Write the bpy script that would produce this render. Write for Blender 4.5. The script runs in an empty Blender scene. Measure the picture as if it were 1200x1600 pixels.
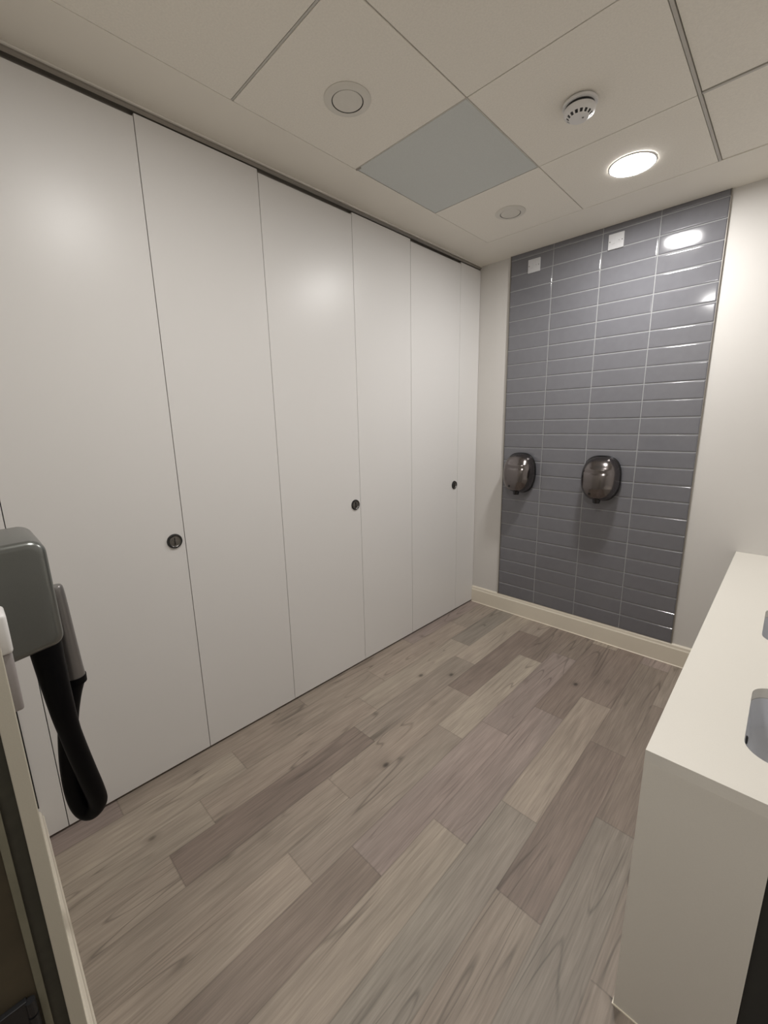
import bpy, bmesh, math, random
from mathutils import Vector, Matrix
random.seed(7)
SC = bpy.context.scene
COL = SC.collection
PI = math.pi

# ------------------------------------------------------------------ camera, world, exposure
CX, CY, CZ = 1.8735, 0.0, 1.5552
YAW, PITCH, ROLL, FPX = -0.7742, 0.2087, -0.02, 650.5
H, D = 2.705, 3.022          # ceiling height, distance of the far wall

def cam_matrix():
    cy, sy, cp, sp = math.cos(YAW), math.sin(YAW), math.cos(PITCH), math.sin(PITCH)
    f = Vector((sy*cp, cy*cp, -sp)); r = Vector((cy, -sy, 0)); u = r.cross(f)
    c, s = math.cos(ROLL), math.sin(ROLL)
    r2 = c*r + s*u; u2 = -s*r + c*u
    m = Matrix((r2, u2, -f)).transposed().to_4x4()
    m.translation = Vector((CX, CY, CZ))
    return m
cd = bpy.data.cameras.new('camera'); cam = bpy.data.objects.new('camera', cd); COL.objects.link(cam)
cam.matrix_world = cam_matrix()
cd.sensor_fit = 'HORIZONTAL'; cd.sensor_width = 36; cd.lens = 36*FPX/1200; cd.clip_start = 0.01
SC.camera = cam
w = bpy.data.worlds.new('world'); SC.world = w; w.use_nodes = True
w.node_tree.nodes['Background'].inputs[0].default_value = (0.9, 0.9, 1, 1)
w.node_tree.nodes['Background'].inputs[1].default_value = 0.25
SC.view_settings.view_transform = 'Standard'; SC.view_settings.look = 'None'
SC.view_settings.gamma = 1; SC.view_settings.use_curve_mapping = False
SC.view_settings.exposure = 0.0
LAMP_POWER = 285.0      # emission strength of the far diffuser
LAMP2_POWER = 180.0
LAMP_COL = (1.0, 0.98, 0.955, 1)
LOBBY_FILL_POWER = 110.0  # strength of the fill light added in the lobby

# ------------------------------------------------------------------ materials
def mat(name, col, rough=.5, metal=0.0, spec=.5, emit=None, estr=0, noise=None, bump=None, coat=0):
    m = bpy.data.materials.new(name); m.use_nodes = True
    nt = m.node_tree; b = nt.nodes['Principled BSDF']
    c = (*col, 1) if len(col) == 3 else col
    b.inputs['Base Color'].default_value = c
    b.inputs['Roughness'].default_value = rough; b.inputs['Metallic'].default_value = metal
    b.inputs['Specular IOR Level'].default_value = spec
    b.inputs['Coat Weight'].default_value = coat; b.inputs['Coat Roughness'].default_value = .08
    if emit: b.inputs['Emission Color'].default_value = emit; b.inputs['Emission Strength'].default_value = estr
    tc = nt.nodes.new('ShaderNodeTexCoord')
    if noise:
        sc, amt = noise
        n = nt.nodes.new('ShaderNodeTexNoise'); n.inputs['Scale'].default_value = sc; n.inputs['Detail'].default_value = 4
        nt.links.new(tc.outputs['Object'], n.inputs['Vector'])
        r = nt.nodes.new('ShaderNodeValToRGB')
        r.color_ramp.elements[0].position = .3; r.color_ramp.elements[1].position = .7
        r.color_ramp.elements[0].color = (*[x*(1-amt) for x in c[:3]], 1); r.color_ramp.elements[1].color = (*[min(1, x*(1+amt)) for x in c[:3]], 1)
        nt.links.new(n.outputs['Fac'], r.inputs['Fac']); nt.links.new(r.outputs['Color'], b.inputs['Base Color'])
    if bump:
        sc, st, dist = bump
        n = nt.nodes.new('ShaderNodeTexNoise'); n.inputs['Scale'].default_value = sc; n.inputs['Detail'].default_value = 3
        nt.links.new(tc.outputs['Object'], n.inputs['Vector'])
        bp = nt.nodes.new('ShaderNodeBump'); bp.inputs['Strength'].default_value = st; bp.inputs['Distance'].default_value = dist
        nt.links.new(n.outputs['Fac'], bp.inputs['Height']); nt.links.new(bp.outputs['Normal'], b.inputs['Normal'])
    return m

def s2l(r, g, b):
    f = lambda v: (v/255/12.92) if v/255 <= .04045 else ((v/255+.055)/1.055)**2.4
    return (f(r), f(g), f(b))

M = {}
M['wall'] = mat('wall_paint', s2l(213, 210, 206), .6, noise=(3, .015), bump=(300, .1, .0006))
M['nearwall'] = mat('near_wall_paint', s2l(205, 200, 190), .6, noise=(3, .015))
M['plaster'] = mat('ceiling_plaster', s2l(233, 228, 218), .75, noise=(4, .015), bump=(260, .1, .0006))
M['ceiltile'] = mat('ceiling_tile', s2l(236, 231, 221), .85, noise=(160, .035), bump=(420, .35, .0012))
M['grid'] = mat('grid_metal', s2l(190, 186, 178), .5)
M['hatch'] = mat('hatch_metal', s2l(203, 206, 203), .6, noise=(200, .03), bump=(400, .2, .0006))
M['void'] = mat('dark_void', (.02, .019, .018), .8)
M['panel'] = mat('panel_laminate', s2l(223, 221, 219), .345, noise=(900, .008), bump=(700, .12, .0004), spec=.42)
M['panel_edge'] = mat('panel_edge', s2l(150, 145, 138), .6)
M['rail'] = mat('rail_metal', s2l(150, 145, 138), .35, .6)
M['railwhite'] = mat('rail_lip', s2l(228, 224, 216), .4)
M['skirt'] = mat('skirting_paint', s2l(228, 220, 204), .35, noise=(5, .01))
M['mastic'] = mat('mastic', s2l(235, 226, 208), .4)
M['tile'] = mat('grey_glazed_tile', s2l(114, 114, 119), .10, noise=(25, .03), bump=(14, .06, .002), spec=.6)
M['grout'] = mat('grout', s2l(156, 157, 158), .8, noise=(60, .05))
M['chrome'] = mat('smoked_chrome', (.19, .172, .17), .19, 1.0, noise=(8, .05))
M['chromedark'] = mat('smoked_chrome_side', (.06, .06, .064), .25, 1.0, noise=(8, .05))
M['black'] = mat('black_plastic', (.008, .008, .009), .45)
M['hose'] = mat('hose_rubber', (.0012, .0012, .002), .5, spec=.12)
M['silver'] = mat('silver_plastic', s2l(120, 122, 119), .28, .75, noise=(700, .04))
M['silver2'] = mat('nozzle_silver', s2l(126, 123, 121), .3, .6, noise=(700, .04))
M['whiteplastic'] = mat('white_plastic', s2l(226, 224, 222), .35)
M['spur'] = mat('spur_white', s2l(200, 200, 202), .4)
M['greyplastic'] = mat('grey_plastic', s2l(152, 146, 144), .45)
M['steel'] = mat('lock_steel', (.22, .21, .20), .28, 1.0, noise=(60, .2))
M['steeldark'] = mat('lock_rim', (.05, .05, .05), .4, .8)
M['solid'] = mat('solid_surface', s2l(226, 222, 213), .22, noise=(500, .015), spec=.45)
M['basin'] = mat('basin_ceramic', s2l(205, 207, 212), .12, spec=.6)
M['darkpanel'] = mat('dark_cabinet', s2l(42, 43, 41), .55, noise=(8, .1))
M['frame'] = mat('frame_paint', s2l(200, 194, 178), .45, noise=(600, .03))
M['seal'] = mat('frame_seal', s2l(62, 60, 50), .7, noise=(40, .15))
M['bead'] = mat('frame_bead', s2l(125, 122, 104), .5, noise=(20, .1))
M['wood'] = mat('dark_frame_wood', s2l(72, 64, 48), .6, noise=(9, .25))
M['lamp'] = mat('lamp_diffuser', (1, 1, 1), .5, emit=LAMP_COL, estr=LAMP_POWER)
M['lamp2'] = mat('lamp_diffuser_near', (1, 1, 1), .5, emit=LAMP_COL, estr=LAMP2_POWER)

def floor_material():
    m = bpy.data.materials.new('vinyl_plank'); m.use_nodes = True
    nt = m.node_tree; N = nt.nodes; L = nt.links; b = N['Principled BSDF']
    b.inputs['Roughness'].default_value = .5; b.inputs['Specular IOR Level'].default_value = .35
    at = N.new('ShaderNodeAttribute'); at.attribute_name = 'tone'; at.attribute_type = 'GEOMETRY'
    uv = N.new('ShaderNodeUVMap'); uv.uv_map = 'plank'       # u across (m), v along (m), shifted per plank
    tc = N.new('ShaderNodeUVMap'); tc.uv_map = 'edge'        # 0..1 within the plank
    def math_(op, a, bb=None, v=None):
        n = N.new('ShaderNodeMath'); n.operation = op
        L.new(a, n.inputs[0])
        if bb is not None: L.new(bb, n.inputs[1])
        if v is not None: n.inputs[1].default_value = v
        return n.outputs[0]
    def mapv(sx, sy):
        n = N.new('ShaderNodeMapping'); n.inputs['Scale'].default_value = (sx, sy, 1); L.new(uv.outputs[0], n.inputs[0]); return n.outputs[0]
    def noise(vec, sc, det=4, dist=0):
        n = N.new('ShaderNodeTexNoise'); n.inputs['Scale'].default_value = sc; n.inputs['Detail'].default_value = det
        n.inputs['Distortion'].default_value = dist; L.new(vec, n.inputs['Vector']); return n.outputs['Fac']
    def ramp(fac, stops):
        n = N.new('ShaderNodeValToRGB'); e = n.color_ramp.elements
        e[0].position, e[0].color = stops[0][0], (*[stops[0][1]]*3, 1); e[1].position, e[1].color = stops[-1][0], (*[stops[-1][1]]*3, 1)
        for p, v in stops[1:-1]:
            x = e.new(p); x.color = (v, v, v, 1)
        L.new(fac, n.inputs[0]); return n.outputs[0]
    def mul(c, f, fac=1.0):
        n = N.new('ShaderNodeMix'); n.data_type = 'RGBA'; n.blend_type = 'MULTIPLY'; n.inputs[0].default_value = fac
        L.new(c, n.inputs[6]); L.new(f, n.inputs[7]); return n.outputs[2]
    fine = ramp(noise(mapv(1, .035), 190, 5), [(.25, .78), (.72, 1.12)])
    med = ramp(noise(mapv(1, .06), 42, 4, .3), [(.3, .84), (.7, 1.08)])
    blot = ramp(noise(mapv(1, .45), 5, 2), [(.3, .9), (.7, 1.08)])
    # growth lines: contours of a stretched noise field
    fld = noise(mapv(1, .09), 9, 1, .25)
    con = math_('FRACT', math_('MULTIPLY', fld, v=9.0))
    d = math_('ABSOLUTE', math_('SUBTRACT', con, v=.5))
    line = ramp(d, [(0, .60), (.03, .74), (.09, 1.0)])
    mask = ramp(noise(mapv(1, .3), 4.2, 2), [(.46, 0), (.58, 1)])
    # knots: sparse cells
    v = N.new('ShaderNodeTexVoronoi'); v.inputs['Scale'].default_value = 5.0; L.new(mapv(1, .62), v.inputs['Vector'])
    sep = N.new('ShaderNodeSeparateColor'); L.new(v.outputs['Color'], sep.inputs[0])
    kd = math_('ADD', v.outputs['Distance'], math_('MULTIPLY', math_('LESS_THAN', sep.outputs[0], v=.28), v=1.0))
    knot = ramp(kd, [(.022, .22), (.045, .40), (.075, .84), (.15, 1.0)])
    c = at.outputs['Color']
    hv = N.new('ShaderNodeMix'); hv.data_type = 'RGBA'; hv.blend_type = 'MIX'
    hn = noise(mapv(1, .3), 3.1, 2)
    L.new(ramp(hn, [(.35, 0), (.65, .5)]), hv.inputs[0]); L.new(c, hv.inputs[6])
    pk = N.new('ShaderNodeMix'); pk.data_type = 'RGBA'; pk.blend_type = 'MULTIPLY'; pk.inputs[0].default_value = 1
    L.new(c, pk.inputs[6]); pk.inputs[7].default_value = (1.0, .955, .965, 1); L.new(pk.outputs[2], hv.inputs[7])
    c = hv.outputs[2]
    for f in (fine, med, blot, knot): c = mul(c, f)
    lm = N.new('ShaderNodeMix'); lm.data_type = 'RGBA'; lm.blend_type = 'MULTIPLY'
    L.new(mask, lm.inputs[0]); L.new(c, lm.inputs[6]); L.new(line, lm.inputs[7]); c = lm.outputs[2]
    # plank edges
    sx = N.new('ShaderNodeSeparateXYZ'); L.new(tc.outputs[0], sx.inputs[0])
    ex = math_('SUBTRACT', math_('ABSOLUTE', math_('SUBTRACT', sx.outputs[0], v=.5)), v=.5)
    ex = math_('MULTIPLY', ex, v=-.156)
    ey = math_('MULTIPLY', math_('SUBTRACT', math_('ABSOLUTE', math_('SUBTRACT', sx.outputs[1], v=.5)), v=.5), v=-.92)
    e = math_('MINIMUM', ex, ey)
    c = mul(c, ramp(e, [(0, .74), (.0010, .86), (.0022, 1.0)]))
    L.new(c, b.inputs['Base Color'])
    bp = N.new('ShaderNodeBump'); bp.inputs['Strength'].default_value = .15; bp.inputs['Distance'].default_value = .001
    L.new(fine, bp.inputs['Height']); L.new(bp.outputs[0], b.inputs['Normal'])
    return m
M['floor'] = floor_material()

# ------------------------------------------------------------------ helpers
def link(name, me, m, parent=None, smooth=False, kind=None):
    o = bpy.data.objects.new(name, me); COL.objects.link(o)
    if m is not None:
        for x in (m if isinstance(m, (list, tuple)) else [m]): me.materials.append(x)
    if parent is not None: o.parent = parent
    if smooth:
        for p in me.polygons: p.use_smooth = True
        try: me.set_sharp_from_angle(angle=math.radians(35))
        except Exception: pass
    if kind: o['kind'] = kind
    return o
def obj(name, bm, m, parent=None, smooth=False, kind=None):
    bmesh.ops.recalc_face_normals(bm, faces=bm.faces[:])
    me = bpy.data.meshes.new(name); bm.to_mesh(me); bm.free()
    return link(name, me, m, parent, smooth, kind)
def struct(name, bm, m, parent=None): return obj(name, bm, m, parent, kind=None if parent else 'structure')
def thing(name, label, cat, loc=(0, 0, 0), group=None):
    o = bpy.data.objects.new(name, None); COL.objects.link(o); o.location = loc
    o.empty_display_size = .05
    o['label'] = label; o['category'] = cat
    if group: o['group'] = group
    return o
def tag(o, label, cat, group=None):
    o['label'] = label; o['category'] = cat
    if group: o['group'] = group
def add_box(bm, x0, x1, y0, y1, z0, z1, bev=0, seg=2):
    r = bmesh.ops.create_cube(bm, size=1)
    vs = r['verts']
    for v in vs:
        v.co = Vector(((x0+x1)/2+v.co.x*(x1-x0), (y0+y1)/2+v.co.y*(y1-y0), (z0+z1)/2+v.co.z*(z1-z0)))
    if bev:
        es = list({e for v in vs for e in v.link_edges})
        bmesh.ops.bevel(bm, geom=es, offset=bev, segments=seg, affect='EDGES', profile=.5)
    return bm
def box(x0, x1, y0, y1, z0, z1, bev=0, seg=2):
    return add_box(bmesh.new(), x0, x1, y0, y1, z0, z1, bev, seg)
def lathe(profile, n=48, axis='Z', bm=None, off=(0, 0, 0)):
    """profile: (radius, height) pairs; revolve about an axis"""
    bm = bm or bmesh.new(); rings = []
    for r, h in profile:
        ring = []
        if r < 1e-6:
            p = (0, 0, h)
            ring = [bm.verts.new(p)]
        else:
            for i in range(n):
                a = 2*PI*i/n; ring.append(bm.verts.new((r*math.cos(a), r*math.sin(a), h)))
        rings.append(ring)
    for A, B in zip(rings, rings[1:]):
        for i in range(n):
            j = (i+1) % n
            if len(A) == 1 and len(B) == 1: continue
            if len(A) == 1: bm.faces.new((A[0], B[i], B[j]))
            elif len(B) == 1: bm.faces.new((A[i], A[j], B[0]))
            else: bm.faces.new((A[i], A[j], B[j], B[i]))
    for ring in rings:
        for v in ring:
            x, y, z = v.co
            if axis == 'X': v.co = Vector((z, x, y))
            if axis == 'Y': v.co = Vector((x, z, y))
            v.co += Vector(off)
    return bm
def tube(pts, radii, n=20, bm=None, cap=True):
    bm = bm or bmesh.new(); rings = []
    up = Vector((1, 0, 0)); P = [Vector(p) for p in pts]
    for i, p in enumerate(P):
        t = (P[min(i+1, len(P)-1)] - P[max(i-1, 0)]).normalized()
        a = (up - t*up.dot(t)).normalized(); bb = t.cross(a); up = a
        r = radii[i] if isinstance(radii, (list, tuple)) else radii
        rings.append([bm.verts.new(p + r*(math.cos(2*PI*k/n)*a + math.sin(2*PI*k/n)*bb)) for k in range(n)])
    for A, B in zip(rings, rings[1:]):
        for k in range(n): bm.faces.new((A[k], A[(k+1) % n], B[(k+1) % n], B[k]))
    if cap: bm.faces.new(rings[0]); bm.faces.new(rings[-1])
    return bm
def spline(ctrl, n=12):
    P = [Vector(c) for c in ctrl]; P = [2*P[0]-P[1]] + P + [2*P[-1]-P[-2]]; out = []
    for i in range(1, len(P)-2):
        for k in range(n):
            t = k/n; a, b, c, d = P[i-1:i+3]
            out.append(.5*((2*b)+(-a+c)*t+(2*a-5*b+4*c-d)*t*t+(-a+3*b-3*c+d)*t**3))
    out.append(P[-2]); return out
def prism(profile, axis, a0, a1):
    """profile in the plane across axis; axis 'X': (y,z); axis 'Y': (x,z)"""
    bm = bmesh.new(); A, B = [], []
    for u, v in profile:
        if axis == 'X': A.append(bm.verts.new((a0, u, v))); B.append(bm.verts.new((a1, u, v)))
        else: A.append(bm.verts.new((u, a0, v))); B.append(bm.verts.new((u, a1, v)))
    n = len(A); bm.faces.new(A); bm.faces.new(B[::-1])
    for i in range(n): bm.faces.new((A[i], A[(i+1) % n], B[(i+1) % n], B[i]))
    return bm
def rrect(x0, x1, y0, y1, r, n=8):
    pts = []
    for cx, cy, a0 in ((x1-r, y1-r, 0), (x0+r, y1-r, PI/2), (x0+r, y0+r, PI), (x1-r, y0+r, 1.5*PI)):
        for i in range(n+1):
            a = a0 + PI/2*i/n; pts.append((cx+r*math.cos(a), cy+r*math.sin(a)))
    return pts

# ------------------------------------------------------------------ the room
XR = 2.34; XL = -1.05; YN = -0.006; YO = -1.3
E0, PW, PL = .565, .156, .92
def plank_floor():
    """one mesh; every plank a face with its own tone"""
    tones = {'mid': (156, 145, 133), 'pale': (168, 157, 143), 'dark': (139, 126, 116), 'pink': (155, 142, 134), 'grey': (150, 142, 131), 'sand': (161, 149, 136), 'deep': (144, 132, 121)}
    start = {-1: .32, 0: .94, 1: .63, 2: .81, 3: .19, 4: .45, 5: 1.05, 6: .64, 7: .10, -2: .495, -3: .717, -4: .25}
    tone_at = {(-1, 0): 'dark', (0, 1): 'dark', (0, 0): 'sand', (1, 1): 'pale', (1, 0): 'mid', (1, -1): 'sand', (2, -1): 'deep', (2, 0): 'pink', (2, 1): 'pink', (3, 0): 'pale',
               (3, 1): 'pink', (3, 2): 'dark', (4, 1): 'sand', (4, 0): 'grey', (4, 2): 'dark', (5, 0): 'dark', (5, 1): 'deep', (5, -1): 'sand', (6, 0): 'grey', (6, 1): 'deep', (6, -1): 'grey',
               (7, 0): 'mid', (7, 1): 'mid', (-3, -1): 'pale', (-3, 0): 'sand', (-2, -1): 'pale', (-2, 0): 'sand', (-2, 1): 'pale', (-1, -1): 'sand', (-1, 1): 'mid', (-1, 2): 'pale',
               (-4, -1): 'pink', (-4, 0): 'sand', (0, -1): 'sand', (3, -1): 'mid', (2, 2): 'deep', (1, 2): 'dark', (0, 2): 'mid', (-3, 1): 'sand', (-3, 2): 'mid'}
    bm = bmesh.new(); uvp = bm.loops.layers.uv.new('plank'); uve = bm.loops.layers.uv.new('edge')
    cl = bm.loops.layers.float_color.new('tone')
    rnd = random.Random(11); keys = list(tones)
    k0 = math.floor((XL-E0)/PW); k1 = math.ceil((XR+.1-E0)/PW)
    for k in range(k0, k1):
        s = start.get(k, rnd.random()*PL); xa, xb = E0+k*PW, E0+(k+1)*PW
        j = math.floor((YO-s)/PL)
        while s + j*PL < D+.1:
            ya, yb = s+j*PL, s+(j+1)*PL
            t = tones[tone_at.get((k, j), rnd.choice(keys))]
            f = .98+.05*rnd.random(); c = s2l(*[min(255, q*f) for q in t])
            x0, x1, y0, y1 = max(xa, XL), min(xb, XR+.1), max(ya, YO), min(yb, D+.1)
            if x1 > x0 and y1 > y0:
                vs = [bm.verts.new((x, y, 0)) for x, y in ((x0, y0), (x1, y0), (x1, y1), (x0, y1))]
                fc = bm.faces.new(vs); ox, oy = rnd.random()*40, rnd.random()*40
                for lp in fc.loops:
                    x, y = lp.vert.co.x, lp.vert.co.y
                    lp[uvp].uv = (x+ox, y+oy); lp[uve].uv = ((x-xa)/PW, (y-ya)/PL); lp[cl] = (*c, 1)
            j += 1
    r = bmesh.ops.extrude_face_region(bm, geom=bm.faces[:])
    for v in r['geom']:
        if isinstance(v, bmesh.types.BMVert): v.co.z -= .05
    me = bpy.data.meshes.new('floor'); 
    bmesh.ops.recalc_face_normals(bm, faces=bm.faces[:]); bm.to_mesh(me); bm.free()
    return link('floor', me, M['floor'], kind='structure')
plank_floor()

struct('wall_back', box(XL, XR+.1, D, D+.1, 0, H+.06), M['wall'])
struct('wall_right', box(XR, XR+.1, YO, D, 0, H+.06), M['wall'])
struct('wall_left', box(XL-.1, XL, YO, D+.1, 0, H+.06), M['wall'])
# near wall with the doorway the photo is taken from
XA, XB, DH = 1.07, 2.10, 2.12
bm = box(XL, XA-.03, YN-.13, YN, 0, H+.06); add_box(bm, XB+.03, XR, YN-.13, YN, 0, H+.06); add_box(bm, XA-.03, XB+.03, YN-.13, YN, DH+.03, H+.06)
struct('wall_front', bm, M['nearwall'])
# lobby outside the doorway
struct('wall_lobby', box(XL-.1, XR+.1, YO-.1, YO, 0, H+.06), M['wall'])
M['lobby_fill'] = mat('lobby_fill_diffuser', (1, 1, 1), .5, emit=LAMP_COL, estr=LOBBY_FILL_POWER)

# door lining: painted edge, dark seal rebate, bead, dark timber
def lining(x_face, sgn, parent):
    a = lambda x0, x1, y0, y1, z0=0, z1=DH, b=0: box(min(x_face-sgn*x0, x_face-sgn*x1), max(x_face-sgn*x0, x_face-sgn*x1), y0, y1, z0, z1, b)
    obj('lining_edge', a(0, .03, -.018, .0036, b=.0015), M['frame'], parent)
    obj('seal', a(.006, .03, -.038, -.018), M['seal'], parent)
    obj('bead', a(.002, .03, -.048, -.038, b=.001), M['bead'], parent)
    obj('jamb', a(.006, .03, -.136, -.048), M['wood'], parent)
tr = struct('trim_1', box(XA-.03, XB+.03, -.136, .0036, DH, DH+.03), M['frame'])
lining(XA, 1, tr); lining(XB, -1, tr)
for z in (.52, 1.75):
    hb = box(XA-.006, XA+.004, -.115, -.062, z, z+.10, .001)
    for q in range(3): lathe([(0, z+.002+q*.033), (.007, z+.002+q*.033), (.007, z+.031+q*.033), (0, z+.031+q*.033)], 16, bm=hb, off=(XA+.003, -.058, 0))
    obj('hinge', hb, M['black'], tr)

# skirting boards: bevelled top
def skirt_prof(base, s, h=.142, t=.017):
    return [(base, 0), (base+s*t, 0), (base+s*t, h-.03), (base+s*(t-.004), h-.022), (base+s*(t-.006), h-.008), (base+s*(t-.012), h), (base, h)]
struct('baseboard_back', prism(skirt_prof(D, -1), 'X', .0, XR), M['skirt'])
struct('baseboard_front', prism(skirt_prof(YN, 1, .142, .027), 'X', .001, XA-.03), M['skirt'])
struct('trim_2', prism([(D-.017, 0), (D-.0205, 0), (D-.020, .003), (D-.017, .005)], 'X', .002, 1.719), M['mastic'])

# ceiling: plaster margin, tiles laid in a metal grid
GX0, GY, G = .259, .909, .6
YF, YNg, XFg = 2.675, .309, 2.06
margin = box(XL, GX0, YO, D+.1, H, H+.05)
add_box(margin, GX0, XR+.1, YF, D+.1, H, H+.05)
add_box(margin, XFg, XR+.1, YO, YF, H, H+.05)
add_box(margin, GX0, XFg, YO, YNg-.0, H, H+.05)
ceil = struct('ceiling', margin, M['plaster'])
obj('void', box(GX0, XFg, YNg, YF, H+.028, H+.045), M['void'], ceil)
xs = [GX0, GX0+G, GX0+2*G, XFg]; ys = [YNg, GY, GY+G, GY+2*G, YF]
LAMPS = [(1.172, 2.405), (1.160, .640)]
for i in range(3):
    for j in range(4):
        if i == 0 and j == 2: continue
        gx0 = .0022 if i > 0 else .0004; gx1 = .0022 if i < 2 else .0004
        gy0 = .0018 if j > 0 else .0004; gy1 = .0018 if j < 3 else .0004
        if j == 0: gy1 = .005
        if j == 1: gy0 = .005
        if i == 2: gx0 = .012
        if i == 2: gy1 = .008 if j == 2 else gy1; gy0 = .008 if j == 3 else gy0
        t = obj('ceiling_tile', box(xs[i]+gx0, xs[i+1]-gx1, ys[j]+gy0, ys[j+1]-gy1, H+(.001 if i < 2 else .004), H+.016, .0012, 1), M['ceiltile'], ceil)
bm = bmesh.new()
for x in xs[1:-1]: add_box(bm, x-.012, x+.012, YNg, YF, H+.0165, H+.026)
for y in ys[1:-1]: add_box(bm, GX0, XFg, y-.011, y+.011, H+.0168, H+.0263)
obj('grid_bar', bm, M['grid'], ceil)
obj('grid_bar', box(GX0+.001, xs[2], ys[1]-.0032, ys[1]+.0032, H+.002, H+.012), M['grid'], ceil)
obj('grid_bar', box(xs[2]+.0005, xs[2]+.010, YNg, YF, H-.0005, H+.012), M['grid'], ceil)
obj('grid_bar', box(xs[2]+.012, XFg, ys[3]-.005, ys[3]+.005, H+.0005, H+.012), M['grid'], ceil)

# access hatch in one bay
hx0, hx1, hy0, hy1 = xs[0], xs[1], ys[2], ys[3]
t = thing('ceiling_hatch', 'square grey access hatch set in the white tiled ceiling', 'access hatch', ((hx0+hx1)/2, (hy0+hy1)/2, H))
def loc(bm, t):
    bmesh.ops.translate(bm, verts=bm.verts[:], vec=-Vector(t.location)); return bm
obj('panel', loc(box(hx0+.007, hx1-.003, hy0+.003, hy1-.007, H-.001, H+.012, .001, 1), t), M['hatch'], t)
bm = box(hx0+.0008, hx0+.0025, hy0, hy1, H-.0005, H+.015); add_box(bm, hx0, hx1, hy1-.0025, hy1-.0008, H-.0005, H+.015)
add_box(bm, hx0, hx1, hy0+.0002, hy0+.0016, H, H+.015); add_box(bm, hx1-.0016, hx1-.0002, hy0, hy1, H, H+.015)
obj('frame', loc(bm, t), M['railwhite'], t)
bm = box(hx0+.001, hx0+.030, hy0+.001, hy0+.008, H-.0035, H+.002, .0005, 1)
obj('catch', loc(bm, t), M['rail'], t)

# tiled panel on the back wall
TX0, NC, CWD, Z0, RP = .254, 4, .3058, .1425, .1012
YT = D-.010
obj('tile_backing', box(TX0+.002, TX0+NC*CWD-.001, YT+.0012, D, Z0, H), M['grout'], bpy.data.objects['wall_back'])
bm = bmesh.new(); rr = random.Random(3)
for c in range(NC):
    for r in range(26):
        x0, x1 = TX0+c*CWD+.0024, TX0+(c+1)*CWD-.0024; z0, z1 = Z0+r*RP+.0025, min(Z0+(r+1)*RP-.0025, H-.0005)
        if z1-z0 < .012: continue
        dy = rr.uniform(-.0003, .0003); a = rr.uniform(-.0007, .0007); b = rr.uniform(-.0012, .0012)
        n0 = len(bm.verts)
        # pillow edged tile: rounded rim rising to a flat face
        R = []
        for ins, dep in ((0, .004), (0, .0008), (.0007, .0), (.0018, -.0008), (.0034, -.0014), (.0056, -.0017), (.0080, -.0018)):
            R.append([bm.verts.new((xx, YT+dep, zz)) for xx, zz in ((x0+ins, z0+ins), (x1-ins, z0+ins), (x1-ins, z1-ins), (x0+ins, z1-ins))])
        for ring in R[3:]:
            for q in ring: q.co.y += dy + a*(q.co.x-x0)/CWD + b*(q.co.z-z0)/RP
        for A, B in zip(R, R[1:]):
            for k in range(4): bm.faces.new((A[k], A[(k+1) % 4], B[(k+1) % 4], B[k]))
        bm.faces.new(R[-1])
tp = obj('tile_panel', bm, M['tile'], bpy.data.objects['wall_back'])
tp['label'] = 'glossy grey stacked rectangular tiles'
bm = box(TX0+NC*CWD-.001, TX0+NC*CWD+.002, YT-.003, D, Z0, H); add_box(bm, TX0-.004, TX0+.002, YT-.003, D, Z0, H)
obj('edge_trim', bm, M['rail'], bpy.data.objects['wall_back'])

# ------------------------------------------------------------------ cubicle front
S = [-.004, .085, .656, 1.1516, 1.7105, 2.1988, 2.7551, D]
T = .018
ZB, ZT = .013, 2.672
def panel_bm(y0, y1, z0, z1): return box(-T, 0, y0, y1, z0, z1, .0007, 1)
dl = {1: 'white cubicle door with a lock, nearest the wall hair dryer', 3: 'white cubicle door with a lock, middle of the three', 5: 'white cubicle door with a lock, nearest the tiled wall'}
pl = {0: 'narrow strip of white partition panel left of the first cubicle door, behind the hair dryer', 2: 'white partition panel between the first and second locked cubicle doors', 4: 'white partition panel between the second and third locked cubicle doors', 6: 'narrow white partition panel in the corner beside the far skirting board'}
def lock(parent, y, z):
    oy, oz = y-parent.location.y, z-parent.location.z
    lk = obj('lock', lathe([(.0, .0065), (.004, .0055), (.0045, .004), (.0215, .0036), (.0225, .005), (.024, .006)], 48, 'X', off=(0, oy, oz)), M['steel'], parent, True)
    obj('rim', lathe([(.0240, .001), (.0242, .0062), (.0262, .0085), (.0295, .0078), (.0315, .004), (.032, .0002)], 48, 'X', off=(0, oy, oz)), M['steeldark'], lk, True)
    obj('slot', box(.0035, .0072, oy-.0015, oy+.0015, oz-.016, oz+.016, .0004, 1), M['black'], lk)
for i in range(7):
    g = .0013
    y0, y1 = S[i]+g, S[i+1]-(g if i < 6 else .003)
    if i % 2:
        t = thing('cubicle_door', dl[i], 'cubicle door', (0, (y0+y1)/2, 0), 'cubicle doors along the left side')
        bm = panel_bm(y0, y1, ZB, ZT-.008)
        obj('door_panel', loc(bm, t), M['panel'], t)
        lock(t, S[i+1]-.0445, 1.0745)
        hb = bmesh.new()
        for z in (.25, 1.35, 2.4): add_box(hb, -T-.012, -T-.0005, y0+.001, y0+.05, z, z+.08, .001, 1)
        obj('hinge', loc(hb, t), M['rail'], t)
    else:
        t = thing('cubicle_partition', pl[i], 'cubicle partition', (0, (y0+y1)/2, 0), 'fixed partition panels between the cubicle doors')
        obj('partition_panel', loc(panel_bm(y0, y1, ZB, ZT+.004), t), M['panel'], t)
        obj('plinth_strip', loc(box(-T-.03, -T-.018, y0+.001, y1-.001, 0, .10), t), M['panel_edge'], t)
        obj('stile', loc(box(-T-.02, -T-.0005, y0+.004, y1-.004, .101, ZT-.002), t), M['panel_edge'], t)
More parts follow.
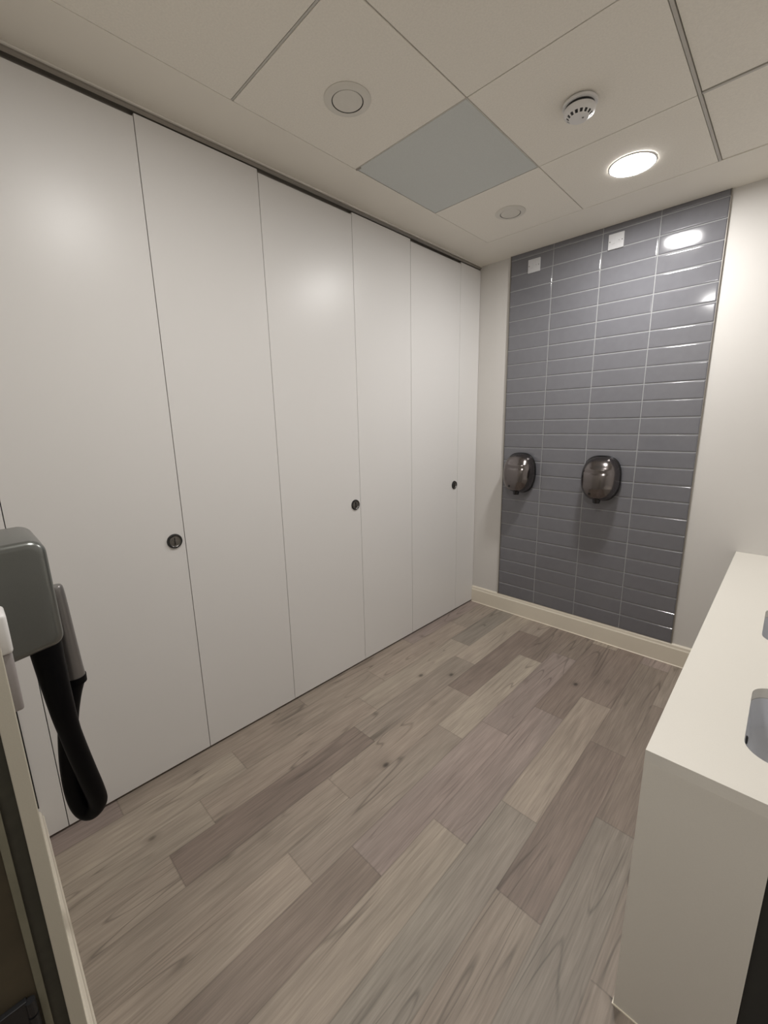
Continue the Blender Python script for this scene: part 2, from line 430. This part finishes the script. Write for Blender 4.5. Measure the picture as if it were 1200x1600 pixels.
# head rail: grey channel with a pale lip under the ceiling
t = thing('head_rail', 'long grey metal head rail above the white cubicle doors', 'rail', (0, 1.5, H))
obj('channel', loc(prism([(-.040, H), (-.040, ZT+.005), (-.026, ZT+.005), (-.026, ZT+.012), (-.004, ZT+.012), (.004, ZT+.020), (.004, H-.0072), (-.002, H-.0072), (-.002, H)], 'Y', .0, D), t), M['rail'], t)
obj('lip', loc(box(-.0015, .012, .0, D, H-.0070, H-.0002, .0015, 2), t), M['railwhite'], t)
# thin dark strip standing in for shade on the edge-on near wall
struct('corner_shade_strip', box(.0002, .003, .006, .0125, .155, ZT), M['void'])

# ------------------------------------------------------------------ ceiling fittings
def downlight(x, y, m, label):
    t = thing('downlight', label, 'ceiling light', (x, y, H), 'recessed ceiling downlights')
    obj('diffuser', lathe([(0, -.0035), (.085, -.0035), (.0905, -.001)], 48), m, t)
    obj('trim_ring', lathe([(.0905, -.0002), (.0905, -.004), (.0935, -.0055), (.099, -.004), (.101, -.0002)], 64), M['whiteplastic'], t, True)
downlight(*LAMPS[0], M['lamp'], 'lit round recessed ceiling downlight near the tiled wall')
downlight(*LAMPS[1], M['lamp2'], 'round recessed ceiling downlight reflected in the tiles, near the doorway')
downlight(1.60, -.68, M['lobby_fill'], 'unseen ceiling fill light added in the lobby outside the doorway')  # unseen lamp added as fill for the counter end and ceiling
def valve(x, y, label, k=1.0):
    t = thing('ceiling_valve', label, 'air valve', (x, y, H), 'round white ceiling air valves')
    obj('flange', lathe([(.0575*k, -.0002), (.0575*k, -.0045), (.0585*k, -.0062), (.064*k, -.0068), (.076*k, -.0040), (.085*k, -.0006), (.085*k, .0005)], 64), M['plasticceil'], t, True)
    obj('throat', lathe([(.0, .0002), (.0574*k, .0002), (.0574*k, -.0050), (.0566*k, -.0050), (.0566*k, -.0003), (0, -.0003)], 64), M['void'], t)
    obj('disc', lathe([(0, -.0008), (.053*k, -.0008), (.0545*k, -.0020), (.0545*k, -.0040), (.053*k, -.0052), (0, -.0058)], 64), M['plasticceil'], t, True)
M['plasticceil'] = mat('valve_white', s2l(216, 212, 203), .5)
valve(.552, 1.205, 'round white ceiling air valve on the doorway side of the grey hatch', 1.0)
valve(.559, 2.412, 'round white ceiling air valve between the grey hatch and the back wall', .97)
t = thing('smoke_detector', 'round white smoke detector with dark vent slots on the ceiling', 'smoke detector', (1.143, 1.828, H))
obj('base', lathe([(0, 0), (.054, 0), (.054, -.004), (.060, -.005), (.060, -.012), (.056, -.014), (0, -.014)], 48), M['whiteplastic'], t, True)
obj('gap', lathe([(0, -.0135), (.050, -.0135), (.052, -.024), (0, -.024)], 40), M['black'], t)
hd = obj('head', lathe([(0, -.0235), (.054, -.0235), (.0555, -.026), (.0545, -.034), (.050, -.041), (.044, -.0435)], 48), M['whiteplastic'], t, True)
obj('cap', lathe([(.035, -.0505), (.032, -.053), (0, -.055)], 48), M['whiteplastic'], hd, True)
obj('chamber', lathe([(0, -.043), (.0425, -.0432), (.0335, -.051), (0, -.051)], 40), M['black'], hd)
bm = bmesh.new()
for k in range(15):
    a = 2*PI*k/15; d = .085; 
    q = []
    for (r, z) in ((.0445, -.0432), (.0345, -.0512)):
        for s in (-1, 1): q.append((r*math.cos(a+s*d), r*math.sin(a+s*d), z))
    vs = [bm.verts.new(p) for p in (q[0], q[1], q[3], q[2])]
    f = bm.faces.new(vs)
    ex = bmesh.ops.extrude_face_region(bm, geom=[f])
    for v in ex['geom']:
        if isinstance(v, bmesh.types.BMVert): v.co.x *= .95; v.co.y *= .95; v.co.z += .003
obj('vent_fins', bm, M['whiteplastic'], hd)
obj('indicator', lathe([(0, -.0565), (.003, -.056), (.0035, -.0545)], 16, off=(.014, 0, 0)), M['steel'], hd)

# ------------------------------------------------------------------ on the tiles: spur plates and hand dryers
def spur(x, z, label):
    t = thing('fused_spur', label, 'electrical spur', (x, YT-.002, z), 'white electrical spur plates high on the tiles')
    obj('plate', box(-.043, .043, -.009, 0.003, -.043, .043, .002), M['spur'], t)
    obj('rocker', box(-.026, -.006, -.0115, -.0085, -.014, .014, .001), M['spur'], t)
    f = obj('fuse_holder', box(.006, .028, -.0105, -.0085, -.012, .012, .001), M['spur'], t)
    obj('screw', lathe([(0, -.0112), (.0022, -.011), (.0025, -.0103)], 12, 'Y', off=(.017, 0, 0)), M['steel'], f)
    for s in (-1, 1): obj('screw', lathe([(0, -.0105), (.003, -.0100), (.0034, -.0088)], 14, 'Y', off=(s*.034, 0, 0)), M['steel'], t)
spur(.431, 2.603, 'white spur plate above the left hand dryer, by the tile edge')
spur(.945, 2.610, 'white spur plate above the right hand dryer, right one of the pair')

def dryer_shell():
    """domed cover: rounded outline at the wall, bulging forward, belly lowest near the outlet"""
    bm = bmesh.new(); n, mm = 96, 44; rings = []
    for j in range(mm+1):
        t = j/mm; th = t*PI/2
        dep = .022 + .128*math.sin(th)**.80
        k = max(0.0, math.cos(th))**.66 if j < mm else 0.0
        ring = []
        for i in range(n):
            a = 2*PI*i/n; ca, sa = math.cos(a), math.sin(a); e = 2/2.7
            x = math.copysign(abs(ca)**e, ca)*.116; z = math.copysign(abs(sa)**e, sa)*.145
            x *= 1-.10*max(0, -sa)                      # narrower towards the bottom
            zz = z*k + (-.012-.040*t)*1.0*(t) 
            if z > 0: zz -= .010*t
            lip = .0045*math.exp(-((zz-.066)/.009)**2) - .003*math.exp(-((zz-.044)/.008)**2)
            chin = .020*max(0, -(zz+.06)/.09)*math.sin(th)
            ring.append(bm.verts.new((x*k, -dep-lip*math.sin(th)**2+chin, zz)))
        rings.append(ring)
    for A, B in zip(rings, rings[1:]):
        for i in range(n): bm.faces.new((A[i], A[(i+1) % n], B[(i+1) % n], B[i]))
    bmesh.ops.remove_doubles(bm, verts=bm.verts[:], dist=1e-5)
    return bm
def make_dryer():
    t = thing('hand_dryer', '', 'hand dryer', (0, 0, 0), 'dark chrome hand dryers on the grey tiles')
    bm = bmesh.new(); rings = []; n = 56
    for dep, sc in ((0.001, .93), (.016, .95), (.018, 1.0), (.028, 1.03), (.034, 1.005), (.036, .96)):
        ring = []
        for i in range(n):
            a = 2*PI*i/n; ca, sa = math.cos(a), math.sin(a); e = 2/2.7
            x = math.copysign(abs(ca)**e, ca)*.118*sc; z = math.copysign(abs(sa)**e, sa)*.147*sc
            x *= 1-.10*max(0, -sa)
            ring.append(bm.verts.new((x, -dep, z)))
        rings.append(ring)
    for A, B in zip(rings, rings[1:]):
        for i in range(n): bm.faces.new((A[i], A[(i+1) % n], B[(i+1) % n], B[i]))
    bm.faces.new(rings[0]); bm.faces.new(rings[-1])
    obj('back_shell', bm, M['chromedark'], t, True)
    sh = obj('cover', dryer_shell(), M['chrome'], t, True)
    # raised hood line over the brow
    pts = []
    for i in range(25):
        a = PI*(.10+.80*i/24); pts.append((.083*math.cos(a), -.098-.052*math.sin(a)**1.5+.010*abs(math.cos(a)), .030+.062*math.sin(a)))
    obj('outlet', lathe([(0, -.028), (.018, -.028), (.020, -.030), (.026, -.004), (.029, .030), (0, .030)], 32, 'Z', off=(0, -.085, -.130)), M['chromedark'], t, True)
    o2 = obj('outlet_mouth', lathe([(0, -.0295), (.0172, -.0295)], 24, 'Z', off=(0, -.085, -.130)), M['black'], t)
    obj('sensor', lathe([(0, .0035), (.0075, .0025), (.0085, -.002)], 20, 'Z', off=(.0, 0, 0)), M['black'], t)
    s = t.children[-1]; s.rotation_euler = (math.radians(112), 0, 0); s.location = (-.030, -.1395, -.092)
    return t
d0 = make_dryer()
def copy_tree(o, parent=None):
    c = o.copy(); COL.objects.link(c)
    if parent: c.parent = parent
    for ch in list(o.children): copy_tree(ch, c)
    return c
d1 = copy_tree(d0)
DZ = 1.172
d0.location = (.985, YT-.001, DZ); d0['label'] = 'dark chrome hand dryer in the middle of the grey tiles, right one'
d1.location = (.414, YT-.001, DZ); d1['label'] = 'dark chrome hand dryer by the left edge of the grey tiles'

# ------------------------------------------------------------------ vanity and basins
VX, VY, VZ = 1.7205, 1.0087, .8043
VXE = 1.951
def curve_plate(name, outer, holes, z0, z1, m, parent=None, bev=0):
    cu = bpy.data.curves.new(name, 'CURVE'); cu.dimensions = '2D'; cu.fill_mode = 'BOTH'
    for loop in [outer]+holes:
        s = cu.splines.new('POLY'); s.points.add(len(loop)-1); s.use_cyclic_u = True
        for p, q in zip(s.points, loop): p.co = (q[0], q[1], 0, 1)
    cu.extrude = (z1-z0)/2; cu.offset = 0
    tmp = bpy.data.objects.new('tmp', cu); COL.objects.link(tmp)
    bpy.context.view_layer.update()
    me = bpy.data.meshes.new_from_object(tmp.evaluated_get(bpy.context.evaluated_depsgraph_get()))
    bpy.data.objects.remove(tmp); me.transform(Matrix.Translation((0, 0, (z0+z1)/2)))
    me.materials.clear(); me.name = name
    return link(name, me, m, parent)
BAS = [(1.882, 2.215, 1.143, 1.500), (1.882, 2.215, 1.825, 2.180)]
van = thing('vanity_unit', 'long white washbasin counter with solid front against the right wall', 'washbasin counter', (VX, VY, 0))
def vloc(o): o.location = -Vector(van.location); return o
vloc(curve_plate('worktop', [(VX, VY), (XR-.001, VY), (XR-.001, D-.001), (VX, D-.001)], [rrect(*b, .06) for b in BAS], VZ-.030, VZ, M['solid'], van))
vloc(obj('front_panel', box(VX, VX+.022, VY+.0221, D-.001, .0, VZ-.0300), M['solid'], van))
vloc(obj('end_panel', box(VX, VXE, VY, VY+.022, .0, VZ-.0300), M['solid'], van))
vloc(obj('recess_panel', box(VXE+.001, XR-.001, VY+.004, VY+.022, .0, VZ-.0302), M['darkpanel'], van))
vloc(obj('fascia', box(VXE+.001, XR-.001, VY+.0004, VY+.0038, VZ-.105, VZ-.0302), M['solid'], van))
bm = box(VX-.003, VX, VY-.003, D-.02, 0, .004); add_box(bm, VX, VXE, VY-.003, VY, 0, .004)
vloc(obj('floor_seal', bm, M['mastic'], van))
def basin(b, label):
    x0, x1, y0, y1 = b; cx, cy = (x0+x1)/2, (y0+y1)/2
    t = thing('basin', label, 'washbasin', (cx, cy, VZ-.031), 'basins sunk in the white counter')
    bm = bmesh.new(); rings = []
    prof = [(-.012, 0), (.0005, 0), (.002, -.006), (.004, -.04), (.010, -.085), (.030, -.112), (.060, -.122), (.11, -.127)]
    outp = [(.11, -.137), (.055, -.133), (.020, -.120), (-.002, -.085), (-.010, -.012), (-.012, 0)]
    for ins, z in prof+outp:
        r = max(.012, .06-ins*.35)
        rings.append([bm.verts.new((p[0]-cx, p[1]-cy, z)) for p in rrect(x0+ins, x1-ins, y0+ins, y1-ins, r)])
    n = len(rings[0])
    for A, B in zip(rings, rings[1:]):
        for k in range(n): bm.faces.new((A[k], A[(k+1) % n], B[(k+1) % n], B[k]))
    nin = len(prof)-1
    bm.faces.new(rings[nin]); bm.faces.new(rings[nin+1])
    # separate last inner->outer strip
    bmesh.ops.remove_doubles(bm, verts=bm.verts[:], dist=1e-6)
    obj('bowl', bm, M['basin'], t, True)
    obj('drain', lathe([(0, -.122), (.016, -.1225), (.021, -.1235), (.024, -.1262)], 32), M['steel'], t, True)
    obj('overflow', lathe([(0, .0035), (.009, .003), (.011, .0005), (.011, -.003)], 24, 'X', off=(x0-cx+.0045, -.13+.115, -.034)), M['steeldark'], t, True)
basin(BAS[0], 'white basin nearest the open end of the white counter')
basin(BAS[1], 'white basin farther along the white counter, towards the tiled wall')

# ------------------------------------------------------------------ hair dryer on the near wall
hx = .80
t = thing('hair_dryer', 'silver wall-mounted hair dryer with a looped black hose, beside the door frame', 'hair dryer', (hx, YN, 1.2))
# housing: side outline in y-z, widened in x, rounded front
def housing():
    zt, zb = 1.338, 1.092
    bm = bmesh.new()
    x0, x1 = hx-.21, hx
    # side outline (y out from the wall, z) with rounded outer corners, then rings drawn in towards both ends
    def outline(d):
        pts = []
        yo = .114-d; top = zt-d; bot = zb+d; r = max(.006, .024-d*.6)
        pts.append((0, bot-.004))
        for k in range(7): a = -PI/2+PI/2*k/6; pts.append((yo-.004-r+r*math.cos(a), bot+.010+r+r*math.sin(a)))
        for k in range(9): a = PI/2*k/8; pts.append((yo-.006-r*1.2+r*1.2*math.cos(a), top-r*1.2+r*1.2*math.sin(a)))
        pts.append((0, top-.002)); return pts
    Rr = .016; seg = 6; rings = []
    ends = [(x0+Rr-Rr*math.sin(PI/2*(1-k/seg)), Rr-Rr*math.cos(PI/2*(1-k/seg))) for k in range(seg+1)]
    st = ends + [(x0+x1-x, d) for x, d in ends[::-1]]
    for x, d in st: rings.append([bm.verts.new((x, YN+.002+y, z)) for y, z in outline(d)])
    n = len(rings[0])
    for A, B in zip(rings, rings[1:]):
        for k in range(n): bm.faces.new((A[k], A[(k+1) % n], B[(k+1) % n], B[k]))
    bm.faces.new(rings[0]); bm.faces.new(rings[-1][::-1])
    return bm
obj('housing', loc(housing(), t), M['silver'], t, True)
b2 = box(hx-.16, hx-.04, YN+.088, YN+.1005, 1.19, 1.28, .004)
hh = [(.604, .122, 1.178), (.604, .1235, 1.15), (.602, .1265, 1.04), (.600, .1285, .955), (.598, .1295, .915)]
P = spline(hh, 6); n = len(P)
obj('nozzle', loc(tube(P, [(.0165+.0075*i/(n-1)) if i > 0 else .0145 for i in range(n)], 32), t), M['silver2'], t, True)
bk = obj('cradle', loc(box(.575, .625, YN+.001, .098, 1.06, 1.075, .004), t), M['silver'], t, True)
# hose
def hose():
    c = [(.665, .080, 1.095), (.666, .081, 1.03), (.668, .084, .95), (.666, .089, .86), (.660, .097, .78), (.652, .110, .68), (.642, .121, .60), (.632, .123, .555), (.618, .106, .530), (.606, .090, .55), (.600, .083, .61), (.599, .086, .70), (.598, .098, .80), (.598, .113, .87), (.598, .1285, .918)]
    P = spline(c, 14); n = len(P)
    rad = []
    for i, p in enumerate(P):
        t = i/(n-1)
        rad.append(.0225 + .011*max(0, 1-t/.26) + .002*max(0, (t-.85)/.15))
    return tube(P, rad, 28)
obj('hose', loc(hose(), t), M['hose'], t, True)
obj('hose_collar', loc(tube([(.598, .1295, .924), (.598, .1290, .905)], .0252, 32), t), M['hose'], t, True)

# slim fitting on the near wall, between the dryer and the door frame
t = thing('wall_bracket', 'slim wall fitting, white above and grey below, between hair dryer and door frame', 'wall fitting', (.95, YN, 1.17))
obj('white_cap', loc(box(.925, .985, YN+.0005, .0185, 1.192, 1.262, .006, 3), t), M['whiteplastic'], t, True)
obj('grey_body', loc(box(.928, .982, YN+.0005, .0165, 1.085, 1.192, .005, 3), t), M['greyplastic'], t, True)
